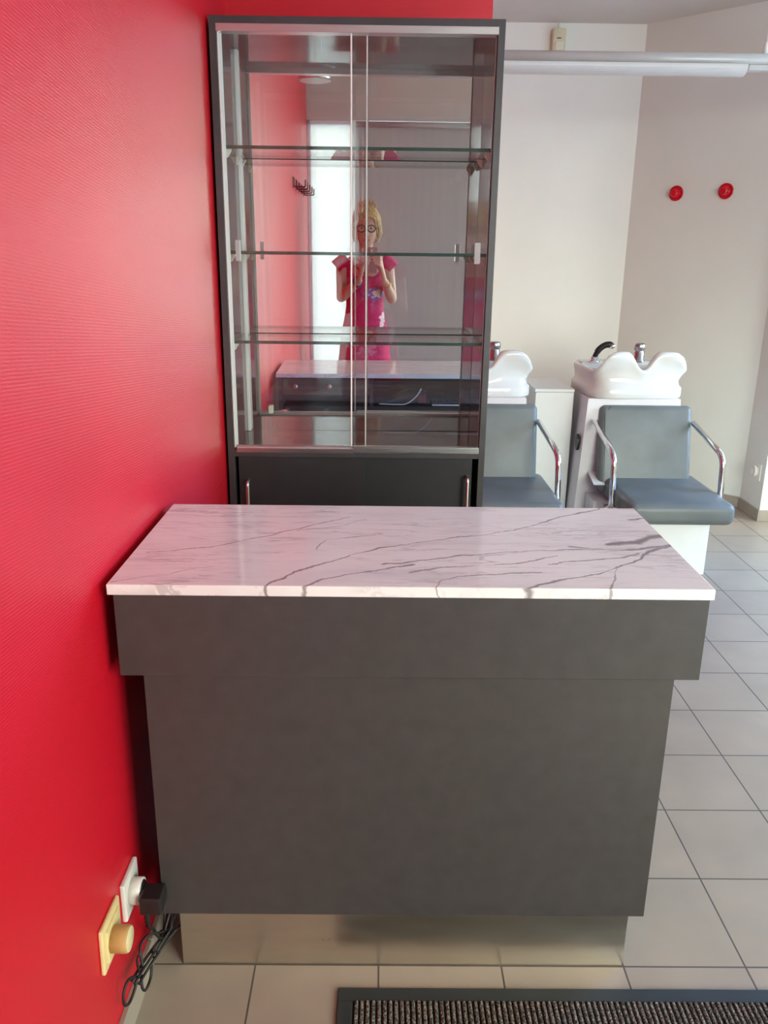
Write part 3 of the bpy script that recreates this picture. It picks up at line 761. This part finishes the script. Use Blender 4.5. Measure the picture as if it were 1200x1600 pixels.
t = thing('wall_outlet', 'small white socket low on the side of the pillar at the right edge', 'socket', (3.12, 5.31, .258))
part('plate', MB().box(3.110, 3.1195, 5.252, 5.352, .258, .372, .003), 'white_plastic', t)
part('socket_ring', MB().lathe([(.036, 0), (.036, .022), (.031, .024), (.030, .010), (.002, .009)], (3.110, 5.312, .318), (-1, 0, 0), 24), 'white_plastic', t)

# left wall: white socket with adapter, cream socket with plug
t = thing('wall_outlet', 'white framed socket low on the red wall with a black adapter plugged in', 'socket', (X0, 1.49, .268))
part('plate', MB().box(X0 + .0005, .052, 1.442, 1.538, .264, .359, .0035), 'white_plastic', t)
part('socket_ring', MB().lathe([(.029, 0), (.029, .024), (.026, .0255), (.025, .010), (.001, .009)], (.052, 1.484, .312), (1, 0, 0), 28), 'white_plastic', t)
t = thing('power_adapter', 'black power adapter plugged into the white socket by the counter', 'power adapter', (.11, 1.49, .27))
pb = MB().lathe([(.0235, -.007), (.0235, .008), (.020, .010)], (.0705, 1.484, .312), (1, 0, 0), 24)
part('plug', pb, 'black', t)
part('adapter_body', MB().box(.080, .128, 1.437, 1.490, .287, .330, .005, 3), 'black', t)
def cable(pts, r=.0042, n=6): return MB().tube(smooth_path(pts, n), r, 8)
part('strain_relief', MB().tube([(.090, 1.462, .289), (.088, 1.462, .262), (.087, 1.464, .238)], [.0075, .0065, .0055], 10), 'black', t)
# gathered cable
t2 = part('cord', cable([(.087, 1.464, .238), (.083, 1.490, .205), (.080, 1.523, .168), (.082, 1.545, .135), (.10, 1.58, .118)], .0034), 'cable', t)
cb = MB()
core = [(.075, 1.405, .150), (.080, 1.45, .140), (.087, 1.50, .128), (.094, 1.55, .115)]
for k in range(6):
    a = 2 * pi * k / 6; oy, oz, ox = .0, .010 * sin(a), .010 * cos(a)
    s0 = rnd.uniform(.95, 1.06)
    head = [(.100 + ox + .012 * cos(a * 2), 1.60 + .018 * sin(a + 1), .098 + 2.6 * oz + .030 * (k % 3)), (.096 + ox * 1.6, 1.575, .112 + oz * 1.8)]
    tail = [(.074 + ox, 1.398, .150 + oz)]
    cb.tube(smooth_path(head + [(x + ox, y, z + oz) for x, y, z in reversed(core)] + tail, 5), .0032, 8)
# the two loops hanging below and the loop behind
cb.tube(smooth_path([(.072, 1.405, .155), (.064, 1.375, .175), (.060, 1.355, .160), (.061, 1.352, .135), (.066, 1.372, .122), (.072, 1.398, .138)], 6, True), .0032, 8, closed=True)
cb.tube(smooth_path([(.080, 1.415, .150), (.084, 1.402, .128), (.086, 1.418, .105), (.088, 1.448, .105), (.088, 1.465, .125)], 6), .0032, 8)
cb.tube(smooth_path([(.080, 1.43, .150), (.070, 1.455, .190), (.080, 1.51, .170), (.092, 1.535, .125)], 6), .0032, 8)
cb.tube(smooth_path([(.092, 1.55, .118), (.105, 1.60, .125), (.112, 1.625, .155), (.104, 1.60, .165), (.092, 1.56, .125)], 6), .0032, 8)
cb.tube(smooth_path([(.105, 1.345, .278), (.09, 1.37, .235), (.078, 1.41, .165), (.080, 1.43, .150)], 6), .0026, 8)
cb.tube(smooth_path([(.087, 1.49, .118), (.083, 1.49, .134), (.087, 1.49, .148), (.095, 1.49, .136)], 5, True), .0026, 8, closed=True)
part('cord_bundle', cb, 'cable', t, 'looped bundle of black cable')

t = thing('wall_outlet', 'tilted cream yellowed socket plate on the red wall, the one nearest the floor mat', 'socket', (X0, 1.35, .263))
rot = Matrix.Translation((0, 1.3565, .318)) @ Matrix.Rotation(radians(-3), 4, 'X') @ Matrix.Translation((0, -1.3565, -.318))
part('plate', MB().rings and MB().box(X0 + .0005, .050, 1.302, 1.412, .264, .368, .004, 3, mtx=rot), 'cream', t)
part('plate_rim', MB().box(.049, .0545, 1.318, 1.398, .279, .353, .003, 2, mtx=rot), 'cream', t)
pg = MB()
pg.lathe([(.027, 0), (.027, .0315), (.0255, .034)], (.0546, 1.345, .317), (1, 0, 0), 36)
t = thing('round_plug', 'round ochre plug pushed into the cream socket on the red wall', 'plug', (.08, 1.338, .28))
part('plug_body', pg, 'ochre', t)
part('plug_face', MB().lathe([(.0255, 0), (.024, .0015), (.001, .0015)], (.0886, 1.345, .317), (1, 0, 0), 36), 'cream_face', t)

# hook rack on the red wall near the shop front (seen in the mirror)
for k in range(5):
    y = .34 - .25 * k; z = 2.085
    hk = MB(); w = .085
    hk.tube(fillet([(X0 + .006, y, z + .035), (X0 + .006, y, z - .020), (X0 + w, y, z - .020), (X0 + w, y, z + .022)],   .012, 5), .0052, 10, round_ends=True)
    hk.box(X0 - .001, X0 + .004, y - .014, y + .014, z - .03, z + .045, .001)
    solo('coat_peg', hk, 'maroon', ('dark red mirrored coat peg on the red wall, ' + ('first', 'second', 'third', 'fourth', 'last')[k] + ' from the cabinet'), 'hook', 'dark red coat pegs seen in the mirror')

# ceiling spot over the entrance (seen in the mirror)
t = thing('ceiling_lamp', 'round chromed ceiling spot seen at the top of the cabinet mirror', 'lamp', (.088, -.5, 2.87))
part('lamp_ring', MB().lathe([(.13, 0), (.138, .012), (.138, .04), (.06, .06)], (.150, -.5, 2.862), seg=40), 'chrome', t)
part('lamp_stem', MB().lathe([(.035, .05), (.035, .29), (.06, .295), (.06, ZC - 2.862 - .0005)], (.150, -.5, 2.862), seg=24), 'chrome', t)
part('lamp_glass', MB().lathe([(.11, -.004), (.125, .0), (.125, .006)], (.150, -.5, 2.862), seg=40), 'diffuser', t)

# suspended rail light above the basins
yr = 4.6
t = thing('rail_light', 'long slim suspended aluminium rail light crossing in front of the white walls', 'lamp', (2.3, yr, 2.54))
part('rail', MB().tube([(.30, yr, 2.618), (4.46, yr, 2.618)], .029, 20), 'rail', t)
df = MB()
pts = []
for k in range(13):
    a = pi + pi * k / 12
    pts.append((yr + .055 * cos(a), 2.580 + .040 * sin(a)))
ring = [(yr + .070, 2.606)] + []
prof = [(y, z) for y, z in pts] + [(yr + .055, 2.5885), (yr - .055, 2.5885)]
df.poly_prism([(.34, y, z) for y, z in prof], (2.405 - .34, 0, 0), smooth=False)
part('diffuser', df, 'diffuser', t)
part('lower_tube', MB().box(2.42, 4.40, yr - .03, yr + .03, 2.566, 2.592, .006), 'rail', t)
for x in (.6, 2.503, 4.2):
    part('suspension_rod', MB().tube([(x, yr, 2.645), (x, yr, ZC - .0005)], .004, 8).lathe([(.012, 0), (.012, .05), (.008, .06)], (x, yr, 2.640), seg=14), 'white_plastic', t)

# ------------------------------------------------------------------ door mat
t = thing('door_mat', 'ribbed grey entrance mat with black rubber border lying on the tiles', 'mat', (1.25, 1.1, 0))
mx0, mx1, my0, my1, bw = .503, 2.00, .55, 1.516, .037
part('rubber_border', MB().box(mx0, mx1, my1 - bw, my1, .0003, .009, .003).box(mx0, mx1, my0, my0 + bw, .0003, .009, .003).box(mx0, mx0 + bw, my0 + bw, my1 - bw, .0003, .009, .003).box(mx1 - bw, mx1, my0 + bw, my1 - bw, .0003, .009, .003), 'rubber', t)
part('backing', MB().box(mx0 + bw, mx1 - bw, my0 + bw, my1 - bw, .0003, .004), 'groove', t)
rb = MB(); x = mx0 + bw + .003; pitch = .0131
while x + .010 < mx1 - bw:
    w = .0098
    y0, y1 = my0 + bw + .002, my1 - bw - .002
    prof = [(x, .004), (x + .001, .0105), (x + w * .3, .0125), (x + w * .7, .0125), (x + w - .001, .0105), (x + w, .004)]
    rb.poly_prism([(px, y0, pz) for px, pz in prof], (0, y1 - y0, 0))
    x += pitch
part('ribbed_pile', rb, 'pile', t)

# ------------------------------------------------------------------ the woman taking the photograph (seen in the mirror)
pxc = .535
w = thing('person', 'woman with blonde hair, glasses and fuchsia dress holding up a phone, seen in the mirror', 'person', (pxc, -.30, 0))
hb = Vector((.545, -.275, 1.808))
def head_pt(th_, ph):
    ux, uy, uz = cos(ph) * sin(th_), cos(ph) * cos(th_), sin(ph)      # uy = forward (+y)
    x, y, z = ux * .092, uy * .112, uz * .140
    if uz < 0: x *= 1 - .30 * uz * uz; y *= 1 - .06 * uz * uz
    if uy > 0: y *= .92
    if uy > .25:
        def g(px, pz, sx, sz): return exp(-((x - px) / sx) ** 2 - ((z - pz) / sz) ** 2)
        y += .030 * g(0, -.045, .014, .016) + .018 * g(0, -.018, .011, .030)
        y -= .014 * (g(.036, .004, .020, .014) + g(-.036, .004, .020, .014))
        y += .007 * g(0, .030, .060, .012) + .008 * g(0, -.082, .026, .012) - .004 * g(0, -.0835, .024, .0035)
        y += .010 * g(0, -.125, .026, .018) + .006 * (g(.05, -.03, .022, .022) + g(-.05, -.03, .022, .022))
    return hb + Vector((x, y, z))
body = MB()
nh, nv = 72, 54
body.rings([[head_pt(2 * pi * i / nh, -pi / 2 + pi * (j + .02) / (nv + .04)) for i in range(nh)] for j in range(nv + 1)])
for s_ in (-1, 1):
    body.ellipsoid(hb + Vector((s_ * .091, -.008, -.015)), (.010, .020, .034), 12, 8)
def ell(cx, cy, z, rx, ry, n=32): return [(cx + rx * cos(2 * pi * k / n), cy + ry * sin(2 * pi * k / n), z) for k in range(n)]
body.tube([(.545, -.290, 1.72), (.54, -.305, 1.62), (.537, -.315, 1.55)], [.055, .056, .075], 20)
T = [(.86, .178, .125), (.95, .180, .128), (1.05, .168, .115), (1.22, .132, .092), (1.32, .142, .100), (1.42, .150, .108), (1.50, .160, .098), (1.555, .165, .080), (1.590, .12, .062), (1.612, .06, .05)]
body.rings([ell(pxc, -.315, z, rx, ry) for z, rx, ry in T])
# arms
RS, RE, RW = (.708, -.312, 1.560), (.748, -.235, 1.292), (.690, -.085, 1.425)
LS, LE, LW = (.362, -.312, 1.560), (.352, -.235, 1.300), (.492, -.085, 1.430)
for a, b, c_ in ((RS, RE, RW), (LS, LE, LW)):
    a, b, c_ = Vector(a), Vector(b), Vector(c_)
    body.tube([a, a.lerp(b, .3), a.lerp(b, .7), b], [.052, .049, .042, .039], 16, round_ends=True)
    body.tube([b, b.lerp(c_, .3), b.lerp(c_, .7), c_], [.040, .041, .033, .026], 16, round_ends=True)
# hands: palm, four fingers round the phone's back, thumb on the screen side
for sgn, W_, kx in ((1, RW, .655), (-1, LW, .513)):
    W_ = Vector(W_)
    pal = Vector((kx, -.050, 1.535))
    body.tube([W_, W_.lerp(pal, .5), pal, pal + Vector((-sgn * .004, .006, .045))], [.026, .031, .036, .026], 16, round_ends=True, flat=.62)
    for i, ln in enumerate((.92, 1., .95, .76)):
        z0 = 1.604 - i * .0215
        k0 = Vector((kx + sgn * .004, -.034, z0 - .008)); k1 = Vector((kx - sgn * .010, -.010, z0 + .006))
        k2 = Vector((kx - sgn * (.004 + .036 * ln), -.0105, z0 + .015)); k3 = Vector((kx - sgn * (.004 +   .060 * ln), -.0118, z0 + .018))
        body.tube([k0, k1, k2, k3], [.0115, .0108, .0098, .0085], 10, round_ends=True)
    body.tube([pal + Vector((sgn * .006, -.02, -.02)), Vector((kx + sgn * .004, -.064, 1.552)), Vector((kx - sgn * .018, -.058, 1.584)), Vector((kx - sgn * .036, -.049, 1.600))], [.016, .0145, .012, .0095], 12, round_ends=True)
# legs and feet
for s_ in (-1, 1):
    hx = pxc + s_ * .085
    body.tube([(hx, -.315, .95), (hx, -.31, .75), (hx - s_ * .005, -.305, .55), (hx - s_ * .006, -.31, .48), (hx - s_ * .006, -.325, .38), (hx - s_ * .008, -.33, .20), (hx - s_ * .008, -.33, .07)], [.105, .092, .066, .058, .060, .042, .036], 18)
    body.tube([(hx - s_ * .008, -.35, .045), (hx - s_ * .004, -.28, .040), (hx + s_ * .004, -.19, .028), (hx + s_ * .006, -.14, .024)], [.036, .036, .036, .024], 14, round_ends=True, flat=.75)
ob = part('body', body, ['skin', 'lip'], w)
rm = ob.modifiers.new('r', 'REMESH'); rm.mode = 'VOXEL'; rm.voxel_size = .0042; rm.use_smooth_shade = True
sm_ = ob.modifiers.new('s', 'SMOOTH'); sm_.factor = .5; sm_.iterations = 3
bpy.context.view_layer.update()
dg = bpy.context.evaluated_depsgraph_get()
me = bpy.data.meshes.new_from_object(ob.evaluated_get(dg))
ob.modifiers.clear(); old = ob.data; ob.data = me; bpy.data.meshes.remove(old)
if len(me.materials) == 0:
    me.materials.append(M['skin']); me.materials.append(M['lip'])
lipz = hb.z - .083
for p in me.polygons:
    p.use_smooth = True
    q = p.center / S + BASE
    if abs(q.z - lipz) < .0095 * max(0, 1 - (abs(q.x - hb.x) / .030) ** 2) ** .5 + 1e-6 and abs(q.x - hb.x) < .030 and q.y > hb.y + .06: p.material_index = 1
    else: p.material_index = 0
for s_ in (-1, 1):
    ex = hb + Vector((s_ * .036, .078, .004))
    e_ = part('eye', MB().ellipsoid(ex, (.0135, .012, .0075), 16, 10), 'eye', w)
    part('iris', MB().ellipsoid(ex + Vector((0, .0080, 0)), (.0072, .005, .0068), 12, 8), 'iris', e_)
# glasses
gl = MB()
for s_ in (-1, 1):
    cc = hb + Vector((s_ * .039, .112, .000))
    gl.tube([cc + Vector((.029 * cos(a), -abs(.029 * cos(a) * s_ + .0) * .12, .025 * sin(a))) for a in [2 * pi * k / 28 for k in range(28)]],   .0042, 8, closed=True)
    gl.tube([cc + Vector((s_ * .029, -.002, .006)), hb + Vector((s_ * .096, .07, .004)), hb + Vector((s_ * .098, -.015, -.002))], .0025, 8)
gl.tube(smooth_path([hb + Vector((-.011, .112, .004)), hb + Vector((0, .119, .008)), hb + Vector((.011, .112, .004))], 4), .0028, 8)
part('glasses', gl, 'frame_black', w)
# hair: shell around the skull plus swept locks and a soft top knot
hr = MB()
rings_ = []
for j in range(0, 30):
    ph = -.62 + (pi / 2 + .60) * j / 29
    r = []
    for i in range(72):
        t_ = 2 * pi * i / 72
        p = head_pt(t_, max(-1.2, ph)) - hb
        fwd = cos(t_)
        k = 1.22 + .10 * noise.noise(Vector((sin(t_) * 4, cos(t_) * 4, ph * 3)))
        # the face stays clear: pull the shell inside the head in front below the hairline
        side = abs(sin(t_))
        line = .62 - .75 * max(0., side - .45)
        inside = max(0., min(1., (fwd - .18) / .12)) * max(0., min(1., (line - ph) / .10))
        kk = k * (1 - inside) + .86 * inside
        q = Vector((p.x * kk * (1.08), p.y * kk, p.z * kk + (.022 * max(0, sin(ph)) ** 2)))
        r.append(hb + q)
    rings_.append(r)
hr.rings(rings_)
for k in range(70):
    a0 = rnd.uniform(-1.25, 1.25); sd = 1 if a0 + rnd.uniform(-.5, .3) > -.25 else -1
    ph0 = rnd.uniform(1.0, 1.45)
    p0 = head_pt(a0 * .6, ph0); p1 = head_pt(a0, rnd.uniform(.55, .8)); p2 = head_pt(a0 + sd * rnd.uniform(.35, .6), rnd.uniform(.15, .4) + max(0, .5 - .5 * abs(a0)) * .7); p3 = head_pt(sd * rnd.uniform(1.2, 1.6), rnd.uniform(-.45, .0))
    def outw(p, f): return hb + (p - hb) * f
    hr.tube(smooth_path([outw(p0, 1.13) + Vector((0, 0, .03)), outw(p1, 1.20), outw(p2, 1.20), outw(p3, 1.17)], 4), [.005] + [.008] * 8 + [.006] * 3 + [.002], 7)
for k in range(46):                      # loose tufts on the crown
    a = rnd.uniform(0, 2 * pi); tl = rnd.uniform(.2, 1.0)
    p0 = head_pt(a, 1.5 - tl * .6); n0 = (p0 - hb).normalized()
    tw = Vector((rnd.uniform(-.5, .5), rnd.uniform(-.4, .2), .5)).normalized()
    hr.tube(smooth_path([p0, p0 + n0 * .022, p0 + n0 * .038 + tw * .014, p0 + n0 * .044 + tw * .036], 3), [.012, .012, .011, .011, .010, .009, .007, .005, .004, .002], 7)
part('hair', hr, 'hair', w)
# dress
dm = MB(); nn = 64
prof = [(.66, .232, .165), (.75, .218, .155), (.86, .203, .145), (.95, .196, .142), (1.05, .180, .128), (1.15, .158, .112), (1.23, .146, .104), (1.32, .150, .118), (1.40, .158, .142), (1.46, .163, .135), (1.51, .168, .112), (1.555, .172, .092)]
rg = []
for j, (z, rx, ry) in enumerate(prof):
    r = []
    for k in range(nn):
        a = 2 * pi * k / nn
        wv = 1 + .02 * sin(a * 9 + j * .3) * max(0, (1.05 - z) / .4)
        r.append((pxc + rx * wv * cos(a), -.315 + ry * wv * sin(a), z))
    rg.append(r)
top = []
for k in range(nn):
    a = 2 * pi * k / nn; sx = abs(cos(a)); fr = max(0, sin(a))
    drop = .115 * fr ** 3 if fr > 0 else 0
    top.append((pxc + (.172 - .062 * (1 - sx * .2) * (1 if sx > .0 else 1)) * cos(a), -.315 + (.082 + .022 * fr) * sin(a), 1.603 - drop))
rg[-1] = [(x, y, z - (.12 * max(0, sin(2 * pi * k / nn)) ** 3)) for k, (x, y, z) in enumerate(rg[-1])]
rg[-2] = [(x, y, z - (.085 * max(0, sin(2 * pi * k / nn)) ** 3)) for k, (x, y, z) in enumerate(rg[-2])]
rg.append(top)
dm.rings(rg, caps=False)
for s_ in (-1, 1):
    c0, c1 = Vector((pxc + s_ * .135, -.312, 1.592)), Vector((pxc + s_ * .212, -.303, 1.515))
    ax = (c1 - c0).normalized(); uu = Vector((0, 1, 0)); vv = ax.cross(uu).normalized()
    sr = []
    for j in range(5):
        t_ = j / 4; rr = .058 + .008 * t_
        sr.append([c0.lerp(c1, t_) + (uu * cos(2 * pi * k / 32) * 1.05 + vv * sin(2 * pi * k / 32)) * rr * (1 + .05 * t_ * sin(k * 1.9)) for k in range(32)])
    dm.rings(sr, caps=False)
dob = part('dress', dm, 'dress', w)
so = dob.modifiers.new('solid', 'SOLIDIFY'); so.thickness = .003; so.offset = -1
# bracelets, necklace, watch, shoes
RWv, REv = Vector(RW), Vector(RE); ax = (REv - RWv).normalized(); u1 = ax.orthogonal().normalized(); v1 = ax.cross(u1)
part('bracelet', MB().tube([RWv + ax * .035 + (u1 * cos(a) + v1 * sin(a)) * .033 for a in [2 * pi * k / 24 for k in range(24)]], .0045, 8, closed=True), 'gold', w)
LWv, LEv = Vector(LW), Vector(LE); ax = (LEv - LWv).normalized(); u1 = ax.orthogonal().normalized(); v1 = ax.cross(u1)
wm = MB().tube([LWv + ax * .03 + (u1 * cos(a) + v1 * sin(a)) * .033 for a in [2 * pi * k / 24 for k in range(24)]], .008, 8, closed=True)
wm.lathe([(.020, .030), (.022, .036), (.018, .042), (.001, .042)], LWv + ax * .03, (v1 if v1.y > 0 else -v1), 20)
part('watch', wm, 'frame_black', w)
part('necklace', MB().tube(smooth_path([(pxc + .075 * cos(a), -.305 + .085 * max(0, sin(a)) + .06 * min(0, sin(a)), 1.612 - .045 * max(0, sin(a))) for a in [2 * pi * k / 16 for k in range(16)]], 3, True), .0035, 6, closed=True), 'frame_black', w)
for s_ in (-1, 1):
    hx = pxc + s_ * .085
    part('shoe', MB().box(hx - .048, hx + .046, -.395, -.105, .0, .018, .008, 3).tube([(hx - .045, -.17, .015), (hx, -.16, .072), (hx + .045, -.17, .015)], .012, 8), 'shoe', w)

ph = thing('phone', 'smartphone in a rose case held up by the woman in the mirror', 'phone', (.584, -.026, 1.49))
part('phone_body', MB().box(.541, .627, -.033, -.0215, 1.488, 1.676, .004, 3), 'phone_back', ph)
part('camera_bump', MB().box(.560, .612, -.0215, -.0185, 1.630, 1.670, .002, 2), 'phone_back', ph)
part('lens_ring', MB().lathe([(.011, 0), (.011, .003), (.008, .0035), (.008, .001), (.001, .001)], (.5873, -.0185, 1.6528), (0, 1, 0), 24), 'chrome', ph)

# ------------------------------------------------------------------ daylight
wd = bpy.data.worlds.new('sky'); scn.world = wd; wd.use_nodes = True
nt = wd.node_tree; nt.nodes.clear()
out = nt.nodes.new('ShaderNodeOutputWorld'); bg = nt.nodes.new('ShaderNodeBackground')
tc = nt.nodes.new('ShaderNodeTexCoord'); sx = nt.nodes.new('ShaderNodeSeparateXYZ'); nt.links.new(tc.outputs['Generated'], sx.inputs[0])
# street side (-y): warm hazy daylight; yard side (+x): blue open sky
fx = nt.nodes.new('ShaderNodeMapRange'); fx.inputs['From Min'].default_value = -.40; fx.inputs['From Max'].default_value = -.12; nt.links.new(sx.outputs['Y'], fx.inputs['Value'])
mc = nt.nodes.new('ShaderNodeMix'); mc.data_type = 'RGBA'; nt.links.new(fx.outputs[0], mc.inputs[0])
mc.inputs[6].default_value = (.93, 1.0, .89, 1); mc.inputs[7].default_value = (.42, .85, 1.7, 1)
fz = nt.nodes.new('ShaderNodeMapRange'); fz.inputs['From Min'].default_value = -.12; fz.inputs['From Max'].default_value = .12
fz.inputs['To Min'].default_value = .45; fz.inputs['To Max'].default_value = 1.; nt.links.new(sx.outputs['Z'], fz.inputs['Value'])
ml = nt.nodes.new('ShaderNodeMix'); ml.data_type = 'RGBA'; ml.blend_type = 'MULTIPLY'; ml.inputs[0].default_value = 1
nt.links.new(mc.outputs[2], ml.inputs[6]); nt.links.new(fz.outputs[0], ml.inputs[7])
nt.links.new(ml.outputs[2], bg.inputs['Color']); bg.inputs['Strength'].default_value = 18.5
nt.links.new(bg.outputs[0], out.inputs[0])
def portal(name, loc, rot, sx_, sy_):
    l = bpy.data.lights.new(name, 'AREA'); l.shape = 'RECTANGLE'; l.size = sx_ * S; l.size_y = sy_ * S
    l.cycles.is_portal = True
    o = bpy.data.objects.new(name, l); o.location = Vector(loc) * S; o.rotation_euler = rot; COL.objects.link(o)
portal('front_window_daylight', ((W1[0] + W1[1]) / 2, YF - .13, (W1[2] + W1[3]) / 2), (radians(90), 0, 0), W1[1] - W1[0], W1[3] - W1[2])
portal('side_window_daylight', (X1 + .13, (W2[0] + W2[1]) / 2, (W2[2] + W2[3]) / 2), (radians(90), 0, radians(90)), W2[1] - W2[0], W2[3] - W2[2])

# ------------------------------------------------------------------ camera
f_px, pitch, yaw, roll, cx_, H = 1283.18, .3012, -.0075, .0119, .5873, 1.6528
F = Vector((-sin(yaw) * cos(pitch), cos(yaw) * cos(pitch), -sin(pitch)))
R = Vector((cos(yaw), sin(yaw), 0)); U = R.cross(F)
R2 = R * cos(roll) + U * sin(roll); U2 = -R * sin(roll) + U * cos(roll)
cam = bpy.data.cameras.new('camera'); co = bpy.data.objects.new('camera', cam); COL.objects.link(co)
mw = Matrix((R2, U2, -F)).transposed().to_4x4(); mw.translation = Vector((cx_, 0, H)) * S
co.matrix_world = mw
cam.sensor_fit = 'VERTICAL'; cam.sensor_height = 36; cam.sensor_width = 27; cam.lens = f_px * 36 / 1600
cam.clip_start = .01; cam.clip_end = 60
scn.camera = co
scn.view_settings.view_transform = 'Standard'; scn.view_settings.look = 'None'; scn.view_settings.gamma = 1
scn.view_settings.exposure = 0.0
scn.cycles.max_bounces = 14; scn.cycles.diffuse_bounces = 6; scn.cycles.glossy_bounces = 8; scn.cycles.transmission_bounces = 8; scn.cycles.transparent_max_bounces = 24
scn.cycles.use_denoising = True
scn.cycles.sample_clamp_indirect = 8
